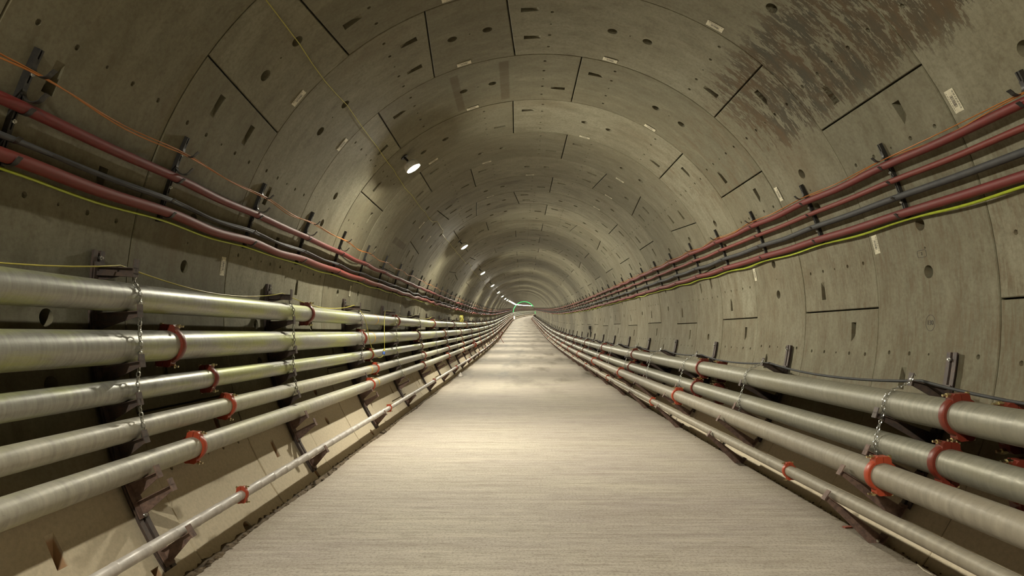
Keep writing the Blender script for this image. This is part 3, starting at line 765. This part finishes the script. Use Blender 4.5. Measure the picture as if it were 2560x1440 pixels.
for side, nm in ((-1, 'left'), (1, 'right')):
    t0, t1, hs = HOOKS[side]; base = pol3(side * (t0 + t1) / 2, RAD - 0.01); root = empty('cable_bracket')
    allm = MB(); b = bar(side, t0, t1); allm.add(b.v, b.f); reg(root, b.build('rail', M['hook'], root, smooth=False, off=base))
    for th, rc in hs:
        j = jhook(side, th, rc); allm.add(j.v, j.f); reg(root, j.build('hook', M['hook'], root, ang=30, off=base))
    cb = MB(); p0 = pol3(side * (t1 + 0.15), RAD - 0.02); cb.box(p0, (0.045, 0.05, 0.03)); reg(root, cb.build('clip', M['hook'], root, smooth=False, off=base)); allm.add(cb.v, cb.f)
    for tb in (69.6, 74.6):
        bb = MB(); bb.cyl(pol3(side * tb, RAD - 0.02), pol3(side * tb, RAD - 0.052), 0.008, 8); bb.cyl(pol3(side * tb, RAD - 0.030), pol3(side * tb, RAD - 0.043), 0.014, 6)
        reg(root, bb.build('bolt', M['steel'], root, ang=30, off=base))
    lo = None; rest = MB(); cnt = 0
    for n in range(-2, 200):
        s = sn(n + (0.17 if side < 0 else 0.56)); M4 = FM(s) @ Matrix.Translation(base)
        if cnt < 150:
            if n < 36: c = root if cnt == 0 else copy_tree(root)
            else:
                if lo is None: lo = allm.build('cable_bracket', M['hook'], smooth=False, off=base); c = lo
                else: c = lo.copy(); COL.objects.link(c)
            c.matrix_world = M4; cnt += 1
            tag(c, 'black hooked cable bracket on the %s wall, %s one along the tunnel' % (nm, od(cnt)), 'cable bracket', 'cable brackets on the %s wall' % nm)
        else:
            F = FM(s); rest.add([F @ Vector(v) for v in b.v], b.f)
    o = rest.build('cable_bracket', M['hook'], smooth=False); tag(o, 'farthest run of small cable brackets on the %s wall' % nm, 'cable bracket', 'cable brackets on the %s wall' % nm, 'stuff')

# ------------------------------------------------------------------ cables along the hooks
def cable(name, label, side, th, rc, r, mat, sag, strands=1, seed=1, hookrc=None, far_amp=1.0, s_end=432, clipn=None):
    rr_ = random.Random(seed); hr = hookrc if hookrc else rc; out = []
    for st in range(strands):
        mb = MB(); vs = []; fs = []; knots = []; off = 0.17 if side < 0 else 0.56
        for n in range(-4, 266):
            s = sn(n + off); knots.append((s, 0, 0))
            amp = sag * (1 if n < 5 else (1 + min(1.5, (n - 5) * 0.12) * far_amp)) * rr_.uniform(0.3, 1.7)
            lat = rr_.uniform(-0.010, 0.012) * (1 + (1.5 if n > 6 else 0))
            knots.append((s + RW / 2, amp, lat))
        k = 12 if r > 0.02 else 6; q = 0; i = 0
        for a in range(len(knots) - 1):
            s0, d0, l0 = knots[a]; s1, d1, l1 = knots[a + 1]
            if s0 > s_end: break
            m = 6 if s0 < 20 else (3 if s0 < 80 else 1)
            for j in range(m):
                f = j / m; e = (1 - cos(pi * f)) / 2; s = s0 + (s1 - s0) * f; d = d0 + (d1 - d0) * e; la = l0 + (l1 - l0) * e
                rho = RAD - 0.034 - hr + la + (0.009 * cos(s * 2.1 + st * pi) if strands > 1 else 0)
                t = radians(side * th) + side * ((hr - r) + d + (0.008 * sin(s * 1.7 + st * pi) if strands > 1 else 0)) / rho
                P, Rt, T, Up = frame(s); c = P + Rt * (rho * sin(t)) + Up * (rho * cos(t))
                for z in range(k):
                    an = 2 * pi * z / k; vs.append(c + Rt * (r * cos(an)) + Up * (r * sin(an)))
                if i:
                    for z in range(k): fs.append(((i - 1) * k + z, (i - 1) * k + (z + 1) % k, i * k + (z + 1) % k, i * k + z))
                i += 1
        mb.add(vs, fs); o = mb.build(name, M[mat], ang=60)
        lab = label if strands == 1 else label.replace('cable', '%s cable strand' % ('upper' if st else 'lower'), 1)
        tag(o, lab, 'cable', 'cables on the %s wall hooks' % ('left' if side < 0 else 'right'))
cable('power_cable', 'thick red cable on the left wall, upper of the two red ones', -1, 73.0, 0.040, 0.036, 'red', 0.012, 1, 11)
cable('power_cable', 'thick orange-red cable on the left wall, lowest of the two red ones', -1, 78.1, 0.046, 0.042, 'redo', 0.022, 1, 12)
cable('power_cable', 'black cable between the two red cables on the left wall', -1, 76.1, 0.030, 0.016, 'black', 0.020, 2, 13)
cable('light_cable', 'thin orange cable along the top hooks of the left wall', -1, 68.6, 0.054, 0.0052, 'orange', 0.030, 2, 14, far_amp=0.5)
cable('earth_cable', 'yellow-green cable below the red cables on the left wall', -1, 79.4, 0.012, 0.0105, 'green', 0.014, 1, 15)
cable('light_cable', 'thin orange cable along the top hooks of the right wall', 1, 66.5, 0.050, 0.0048, 'orange', 0.024, 2, 21, far_amp=0.5)
cable('power_cable', 'thick red cable on the right wall, topmost of the three', 1, 68.2, 0.040, 0.036, 'red', 0.010, 1, 22)
cable('power_cable', 'slimmer red cable on the right wall, middle of the three', 1, 70.9, 0.031, 0.027, 'redo', 0.010, 1, 23)
cable('power_cable', 'thick black cable between red ones on the right wall', 1, 73.6, 0.036, 0.031, 'black', 0.012, 1, 24)
cable('power_cable', 'thick red cable on the right wall, lowest of the three', 1, 76.35, 0.044, 0.040, 'red', 0.010, 1, 25)
cable('earth_cable', 'yellow-green cable below the red cables on the right wall', 1, 77.5, 0.012, 0.0125, 'green', 0.016, 1, 26)

# ------------------------------------------------------------------ lamps along the upper left, strung on a yellow cable
def lamp_proto():
    root = empty('bulkhead_lamp'); th = -34.0
    er = Vector((-sin(radians(th)), 0, -cos(radians(th)))); et = Vector((cos(radians(th)), 0, -sin(radians(th)))); ey = Vector((0, 1, 0))
    M3 = Matrix((et, ey, er)).transposed()
    def rev(prof, k=24):
        vs = []; fs = []
        for r, h in prof:
            for j in range(k): a = 2 * pi * j / k; vs.append(M3 @ Vector((r * cos(a), r * sin(a), h)))
        for i in range(len(prof) - 1):
            for j in range(k): fs.append((i * k + j, i * k + (j + 1) % k, (i + 1) * k + (j + 1) % k, (i + 1) * k + j))
        fs.append(tuple((len(prof) - 1) * k + j for j in range(k))); return vs, fs
    b = MB(); b.add(*rev([(0.02, -0.085), (0.09, -0.08), (0.125, -0.05), (0.135, 0.0), (0.126, 0.045), (0.118, 0.045), (0.112, 0.006)])); reg(root, b.build('housing', M['lamphouse'], root))
    l = MB(); l.add(*rev([(0.114, 0.008), (0.110, 0.028), (0.095, 0.048), (0.062, 0.062), (0.02, 0.068)], 14)); reg(root, l.build('diffuser', M['lamp'], root))
    w_ = Vector((sin(radians(-40.5)), 0, cos(radians(-40.5)))); a = MB(); a.cyl(er * -0.06, w_ * 0.19, 0.018, 8); a.cyl(w_ * 0.19, w_ * 0.205, 0.06, 12); reg(root, a.build('bracket', M['hook'], root, smooth=False))
    return root
lp = lamp_proto(); first = True; cnt = 0
for k in range(-2, 33):
    n = 3.24 + 6.0 * k; th = -40.5; x, z = pol(th, 0.938 * RAD)
    c = lp if first else copy_tree(lp); first = False; c.matrix_world = FM(sn(n), x, z); cnt += 1
    pos = ['behind the viewpoint, second back', 'just behind the viewpoint', 'largest and nearest in view'] 
    tag(c, ('white round bulkhead lamp on the upper left lining, ' + (pos[cnt - 1] if cnt <= 3 else '%s along from the nearest' % od(cnt - 2))), 'lamp', 'bulkhead lamps along the upper left')
def crown_cable():
    mb = MB(); pts = []; rr_ = random.Random(4); s = 0.0; n = -3
    while n < 120:
        s = sn(n + 0.5); kx = radians(-44.75 + rr_.uniform(-0.2, 0.2)) if n < 3 else radians(-44.9 + (-0.4 if n % 6 else 1.2))
        pts.append(W(s, (RAD - 0.014) * sin(kx), (RAD - 0.014) * cos(kx)))
        for f in (0.25, 0.5, 0.75):
            if n < 60:
                k2 = kx + radians(rr_.uniform(-0.1, 0.1) - 0.35 * sin(pi * f)); pts.append(W(s + RW * f, (RAD - 0.030) * sin(k2), (RAD - 0.030) * cos(k2)))
        n += 1
    mb.tube(pts, 0.0050, 6); o = mb.build('lamp_cable', M['yellow'], ang=60); tag(o, 'thin yellow cable along the upper left lining feeding the lamps', 'cable')
crown_cable()

# ------------------------------------------------------------------ black cable over the right rack arms, yellow lead over the left ones
def arm_cable():
    mb = MB(); pts = []; rr_ = random.Random(6)
    th = 103.6; rho = 0.925 * RAD; x0, z0 = pol(th, rho); z0 += 0.016
    ks = [(sn(NR[0] - 1.9), 0)] + [(sn(n), 0) for n in NR if n < 104]
    for i in range(len(ks) - 1):
        a, b = ks[i][0], ks[i + 1][0]; d = rr_.uniform(0.05, 0.085); m = 10 if a < 30 else 3
        for j in range(m): f = j / m; pts.append(W(a + (b - a) * f, x0 + 0.012 * sin(6.28 * f), z0 - d * 4 * f * (1 - f)))
    mb.tube(pts, 0.0125, 8); o = mb.build('supply_cable', M['black'], ang=60); tag(o, 'black cable draped over the top arms of the right rack', 'cable')
arm_cable()
def lead():
    th = 87.35; x0, z0 = pol(-th, 0.945 * RAD); z0 += 0.012; rr_ = random.Random(8); pts = []
    ns = [n for n in NL if n < 18]
    for i in range(len(ns) - 1):
        a, b = sn(ns[i]), sn(ns[i + 1]); d = 0.11 if ns[i] < 3.6 else 0.05
        if abs(ns[i] - 3.70) < 0.01: break
        m = 12
        for j in range(m): f = j / m; pts.append(W(a + (b - a) * f, x0 + 0.02 + 0.01 * sin(9 * f), z0 - d * 4 * f * (1 - f)))
    a = sn(3.70); x1 = LANES['L1'][0] + LANES['L1'][2] + 0.03; x2 = LANES['L2'][0] + LANES['L2'][2] + 0.03; x3 = LANES['L3'][0] + LANES['L3'][2] + 0.03
    z1, z2, z3 = LANES['L1'][1], LANES['L2'][1], LANES['L3'][1]
    ctrl = [W(a, x0 + 0.02, z0), W(a + 0.12, x1 - 0.05, z1 + 0.11), W(a + 0.24, x1, z1 - 0.02), W(a + 0.42, x2, z2 + 0.02), W(a + 0.62, x3 + 0.03, z3 + 0.06), W(a + 1.0, x3 + 0.03, z3 - 0.06), W(a + 1.3, x3 + 0.04, z3 - 0.075), W(a + 1.50, x3 + 0.04, z3 - 0.02)]
    pts += smooth_path(ctrl, 3); mb = MB(); mb.tube(pts, 0.0055, 6); o = mb.build('extension_lead', M['yellow'], ang=60); tag(o, 'thin yellow lead draped over the left rack arms, ending in a blue socket', 'cable')
    # the second lead rising from the plug to the next rack arm
    b = sn(5.62); c2 = [W(a + 1.56, x3 + 0.04, z3 + 0.10), W(a + 1.62, x2 + 0.02, z2), W(a + 1.70, x1 + 0.01, z1), W(a + 2.0, x1 - 0.04, z1 + 0.13), W(b - 0.7, x0 + 0.05, z0 - 0.01), W(b, x0 + 0.02, z0)]
    for i in range(len(ns) - 1):
        if ns[i] < 5.6: continue
        for j in range(8): f = j / 8; c2.append(W(sn(ns[i]) + (sn(ns[i + 1]) - sn(ns[i])) * f, x0 + 0.02, z0 - 0.35 * f * (1 - f)))
    mb = MB(); mb.tube(smooth_path(c2[:6], 3) + c2[6:], 0.0055, 6); o = mb.build('extension_lead', M['yellow'], ang=60); tag(o, 'thin yellow lead rising from a yellow plug to the left rack arms', 'cable')
    root = empty('lead_connector', FM(a + 1.53, x3 + 0.04, z3 + 0.03)); d = Vector((0, 0.03, 0.06)).normalized()
    p = MB(); p.tube([d * -0.06, d * -0.05, d * 0.0, d * 0.005], [0.018, 0.026, 0.026, 0.022], 12); reg(root, p.build('socket', M['blue'], root))
    p = MB(); p.tube([d * 0.0, d * 0.035, d * 0.055, d * 0.085], [0.022, 0.024, 0.014, 0.008], 12); reg(root, p.build('plug', M['yellow'], root))
    tag(root, 'blue and yellow lead connector hanging in front of the left pipes', 'connector')
lead()

# ------------------------------------------------------------------ barcode labels on the segments
def label_proto():
    root = empty('barcode_label'); mb = MB(); mb.box((0, 0, 0), (0.19, 0.09, 0.0015)); reg(root, mb.build('paper', M['paper'], root, smooth=False))
    b = MB(); rr_ = random.Random(2); x = -0.05
    while x < 0.045: wd = rr_.choice((0.002, 0.003, 0.005)); b.box((x, 0.004, 0.0012), (wd, 0.032, 0.0008)); x += wd + rr_.choice((0.002, 0.003))
    reg(root, b.build('barcode', M['ink'], root, smooth=False))
    t = MB()
    for yy in (-0.026, -0.034, 0.034):
        x = -0.075
        while x < 0.07: wd = rr_.uniform(0.006, 0.02); t.box((x + wd / 2, yy, 0.0012), (wd, 0.0035, 0.0006)); x += wd + 0.006
    reg(root, t.build('text_lines', M['ink'], root, smooth=False)); return root
lb = label_proto(); cnt = 0; lcnt = {}; rnd2 = random.Random(5)
for n in range(-1, 7):
    js = ring_layout(n, rnd2)
    for i in range(len(js) - 1):
        c = (js[i][0] + js[i][1] + js[i + 1][0] + js[i + 1][1]) / 4 - 2.3; c = (c + 180) % 360 - 180
        if abs(c) > 92 or (64.5 < abs(c) < 79.8): continue
        if n < 0 and not (60 < c < 70): continue
        o = lb if cnt == 0 else copy_tree(lb); cnt += 1
        x, z = pol(c, RAD - 0.006); th = radians(c); jit = rnd2.uniform(-0.06, 0.06)
        o.matrix_world = FM(sn(n + 0.942), x, z) @ Matrix.Rotation(th, 4, 'Y') @ Matrix.Rotation(pi, 4, 'Y') @ Matrix.Rotation(jit, 4, 'Z')
        where = 'crown' if abs(c) < 20 else ('upper left' if -50 > c > -60 or -60 < c < 0 else ('upper right' if 0 < c < 70 else ('left wall' if c < 0 else 'right wall')))
        lcnt[n] = lcnt.get(n, 0) + 1
        tag(o, 'white barcode label on the %s, %s lining ring along, label %s in that ring' % (where, od(n + 2), od(lcnt[n])), 'label', 'barcode labels on the lining segments')

# chalked marks on the right wall
def marks():
    mb = MB(); th = 93.9; ring = []
    for i in range(20):
        a = 2 * pi * i / 20; s = sn(0.50) + 0.062 * cos(a); t = radians(th) + 0.072 * sin(a) / RAD; ring.append(W(s, (RAD - 0.003) * sin(t), (RAD - 0.003) * cos(t)))
    mb.tube(ring, 0.0028, 4, close=True); o = mb.build('marking', M['ink'], LO['wall_right'])
    mb = MB(); rr = []
    for i in range(20):
        a = 2 * pi * i / 20; s = sn(0.53) + 0.060 * max(-1, min(1, 1.3 * cos(a))); t = radians(83.2) + 0.032 * max(-1, min(1, 1.3 * sin(a))) / RAD; rr.append(W(s, (RAD - 0.003) * sin(t), (RAD - 0.003) * cos(t)))
    mb.tube(rr, 0.0028, 4, close=True); mb.build('marking', M['ink'], LO['wall_right'])
    for txt, n, th, sz in (('130', 0.50, 93.9, 0.06), ('2', 0.53, 83.2, 0.04)):
        cu = bpy.data.curves.new('marking', 'FONT'); cu.body = txt; cu.size = sz; cu.extrude = 0.001; cu.align_x = 'CENTER'; cu.align_y = 'CENTER'; cu.materials.append(M['ink'])
        o = bpy.data.objects.new('marking', cu); COL.objects.link(o); o.parent = LO['wall_right']
        P, Rt, T, Up = frame(sn(n)); t = radians(th); nrm = -(Rt * sin(t) + Up * cos(t)); xax = -T; yax = nrm.cross(xax); p = P - nrm * (RAD - 0.006)
        o.matrix_world = Matrix(((xax.x, yax.x, nrm.x, p.x), (xax.y, yax.y, nrm.y, p.y), (xax.z, yax.z, nrm.z, p.z), (0, 0, 0, 1)))
marks()

# ------------------------------------------------------------------ small things along the way
def stone(mb, c, r, rr_, sq=(1, 1, 0.7)):
    k = 7; vs = []; fs = []
    for i in range(1, 4):
        for j in range(k):
            a = 2 * pi * j / k; b = -pi / 2 + pi * i / 4; q = r * rr_.uniform(0.7, 1.15); vs.append(Vector(c) + Vector((q * cos(b) * cos(a) * sq[0], q * cos(b) * sin(a) * sq[1], q * sin(b) * sq[2])))
    vs += [Vector(c) + Vector((0, 0, -r * sq[2])), Vector(c) + Vector((0, 0, r * sq[2]))]
    for i in range(2):
        for j in range(k): fs.append((i * k + j, i * k + (j + 1) % k, (i + 1) * k + (j + 1) % k, (i + 1) * k + j))
    for j in range(k): fs.append((3 * k, (j + 1) % k, j)); fs.append((3 * k + 1, 2 * k + j, 2 * k + (j + 1) % k))
    mb.add(vs, fs)
rr_ = random.Random(12); half = sqrt(RAD ** 2 - SLAB ** 2)
mb = MB()
for i in range(900):
    s = 1.5 + 16 * rr_.random() ** 1.7; f = rr_.random(); x = -half + 0.0 + 0.075 * f; r = rr_.uniform(0.006, 0.02)
    if s < 5.2: r *= 1.7; x += 0.03 * rr_.random()
    stone(mb, W(s, x, SLAB - 0.012 + rr_.uniform(-0.02, 0.006)), r, rr_)
vs = []; fs = []; q = 0; s = 0.5
while s < 60:
    for x, z in ((-half - 0.03, 0.012), (-half + 0.015, -0.004), (-half + 0.05, -0.016), (-half + 0.095, -0.03)): vs.append(W(s, x + rr_.uniform(-0.006, 0.006), SLAB + z + rr_.uniform(-0.012, 0.010)))
    if q:
        for j in range(3): b = (q - 1) * 4 + j; fs.append((b, b + 1, b + 5, b + 4))
    q += 1; s += 0.05 if s < 16 else 0.4
mb.add(vs, fs)
tag(mb.build('rubble', M['rubble'], ang=70), 'brown rubble and grit filling the gutter along the left road edge', 'rubble', None, 'stuff')
mb = MB()
for i in range(420):
    s = 3.2 + 14 * rr_.random() ** 1.4; x = half - 0.05 + 0.03 * rr_.gauss(0, 1) * 0.6; r = rr_.uniform(0.003, 0.011)
    stone(mb, W(s, min(x, half - 0.012), SLAB + rr_.uniform(-0.004, 0.004)), r, rr_)
tag(mb.build('rubble', M['rubble'], ang=70), 'thin line of grit along the right road edge', 'rubble', None, 'stuff')
mb = MB()
for i in range(10): stone(mb, W(sn(0.31) + rr_.uniform(-0.05, 0.05), half - 0.10 + rr_.uniform(-0.06, 0.04), SLAB + 0.018), rr_.uniform(0.014, 0.026), rr_)
tag(mb.build('mortar_lump', M['mortar'], ang=70), 'crumbly pale mortar lump on the right road edge under a rack arm', 'debris')
mb = MB(); mb.box(W(sn(0.53), 0.785 * RAD - 0.06, SLAB + 0.006), (0.10, 0.035, 0.010), Matrix.Rotation(0.2, 3, 'Z')); tag(mb.build('plastic_scrap', M['scrap'], smooth=False), 'small flat red scrap lying on the right road edge', 'debris')
mb = MB(); mb.tube([W(sn(-0.03), 0.775 * RAD, SLAB + 0.008), W(sn(-0.03) - 0.12, 0.765 * RAD, SLAB + 0.012), W(sn(-0.03) - 0.2, 0.768 * RAD, SLAB + 0.008)], 0.006, 6); tag(mb.build('wood_stick', M['mortar']), 'short pale stick lying near the right road edge', 'debris')
# crumpled white cloth on the left road edge
mb = MB(); bm = []; k = 12; vs = []; fs = []
for i in range(6):
    for j in range(k):
        a = 2 * pi * j / k; q = (0.11 - 0.018 * i) * rr_.uniform(0.65, 1.15); vs.append(W(sn(11.68), -0.745 * RAD + q * cos(a), SLAB + 0.004 + 0.026 * i * rr_.uniform(0.8, 1.2)) + Vector((0, q * sin(a), 0)))
for i in range(5):
    for j in range(k): fs.append((i * k + j, i * k + (j + 1) % k, (i + 1) * k + (j + 1) % k, (i + 1) * k + j))
fs.append(tuple(5 * k + j for j in range(k))); mb.add(vs, fs); tag(mb.build('crumpled_cloth', M['rag'], ang=80), 'crumpled white cloth on the left edge of the road', 'cloth')
# red valve box on the fifth left pipe
x, z, r = LANES['L5'][:3]; root = empty('valve_cover', FM(sn(19.6), x, z)); mb = MB(); mb.tube([(0, -0.16, 0), (0, -0.14, 0), (0, 0.14, 0), (0, 0.16, 0)], [r + 0.02, r + 0.075, r + 0.075, r + 0.02], 14); reg(root, mb.build('cover', M['coup_or'], root, ang=30))
mb = MB(); mb.box((0.0, 0, r + 0.10), (0.07, 0.09, 0.10)); mb.cyl((0, 0, r + 0.14), (0, 0, r + 0.17), 0.05, 12); reg(root, mb.build('cap', M['scrap'], root, smooth=False)); tag(root, 'bright red valve cover wrapped round a left-hand pipe', 'valve cover')
# yellow coil of lead on a left rack
mb = MB(); x0, z0 = pol(-87.0, 0.93 * RAD)
for c in range(13):
    rr0 = 0.10 + 0.07 * rr_.random(); dy = rr_.uniform(-0.9, 0.5); dx = rr_.uniform(-0.02, 0.04)
    mb.tube([W(sn(15.8) + dy + rr0 * 1.3 * cos(2 * pi * i / 18), x0 + 0.03 + dx, z0 + 0.06 + rr0 * sin(2 * pi * i / 18)) for i in range(18)], 0.010, 5, close=True)
tag(mb.build('coiled_lead', M['orange'] if False else M['yellow'], ang=60), 'loose yellow coil of lead hung over the left rack', 'cable')
# rusty folding stand beside the left pipes
root = empty('folding_stand', FM(sn(33.5), -0.66 * RAD, SLAB)); 
for sx in (-1, 1):
    mb = MB(); mb.tube([(sx * 0.30, -0.05 * sx, 0.02), (-sx * 0.05, 0.0, 0.62), (-sx * 0.16, 0.02, 1.0)], 0.022, 6); reg(root, mb.build('leg', M['coup'], root))
mb = MB(); mb.box((0, 0, 1.02), (0.42, 0.06, 0.05)); mb.box((0, 0, 0.45), (0.16, 0.04, 0.03)); reg(root, mb.build('crossbar', M['coup'], root, smooth=False)); tag(root, 'small red crossed-leg stand beside the left pipes far along', 'stand')
# monitoring instrument on the right wall
x0, z0 = pol(97.3, RAD - 0.06); root = empty('survey_instrument', FM(sn(16.6), x0, z0))
mb = MB(); mb.tube([(0, 0, -0.28), (0, 0, 0.12)], 0.03, 8); mb.box((0.03, 0, -0.05), (0.06, 0.10, 0.04)); reg(root, mb.build('stem', M['hook'], root)); mb = MB(); mb.box((-0.03, 0, 0.20), (0.13, 0.12, 0.17)); mb.cyl((-0.03, -0.10, 0.20), (-0.03, 0.02, 0.20), 0.035, 10); reg(root, mb.build('head', M['hook'], root, smooth=False))
tag(root, 'black survey instrument on a stem above the right rack', 'instrument')
# yellow tape between the paired right couplings, painted bands on left pipes
for j, n in enumerate((-.17, 3.58, 7.35)):
    x, z, r = LANES['R1'][:3]; x2, z2, r2 = LANES['R2'][:3]; a = Vector((x - 0.02, 0, z - r - 0.035)); b = Vector((x2 - 0.0, 0, z2 + r2 + 0.03)); mb = MB()
    F = FM(sn(n)); mb.add([F @ (q + Vector((0, y, 0)) + Vector((dx, 0, 0))) for q in (a, b) for y in (-0.012, 0.012) for dx in (0, 0.002)], [(0, 1, 3, 2), (4, 6, 7, 5), (0, 2, 6, 4), (1, 5, 7, 3), (0, 4, 5, 1), (2, 3, 7, 6)])
    tag(mb.build('bonding_strap', M['pyel'], smooth=False), 'short yellow strap between the two right pipe couplings, %s along' % od(j + 1), 'strap', 'yellow straps on the right rack')
bi = 0
for l, n in (('L1', 4.55), ('L2', 4.35), ('L4', 4.12), ('L5', 4.22)):
    x, z, r = LANES[l][:3]; mb = MB(); sweep(mb, sn(n), sn(n) + 0.05, x, z, r + 0.0012, 32, 0.05); bi += 1
    tag(mb.build('tape_band', M['pyel']), 'yellow band wrapped round the %s' % LANES[l][5], 'band', 'yellow bands round the left pipes')

# ------------------------------------------------------------------ green light ring and far lamp
mb = MB(); sg = 55 * RAD
mb.tube([W(sg, 0.97 * RAD * sin(radians(a)), 0.97 * RAD * cos(radians(a))) for a in range(-88, 60, 4)], 0.075, 5)
mb.tube([W(sg, 0.97 * RAD * sin(radians(a)), 0.97 * RAD * cos(radians(a))) for a in range(84, 100, 4)], 0.06, 5)
tag(mb.build('green_light_ring', M['grnled'], ang=60), 'glowing green light strip arched round the far tunnel', 'light strip')
root = empty('standing_lamp', FM(50 * RAD, -0.72 * RAD, SLAB)); mb = MB(); mb.tube([(0, 0, 0), (0, 0, 0.35)], 0.05, 8); mb.box((0, 0, 0.02), (0.5, 0.4, 0.04)); reg(root, mb.build('stand', M['hook'], root)); mb = MB(); mb.box((0, 0, 0.75), (0.28, 0.2, 0.8)); reg(root, mb.build('panel', M['warmled'], root, smooth=False))
tag(root, 'small warm white light panel standing by the far left pipes', 'lamp')
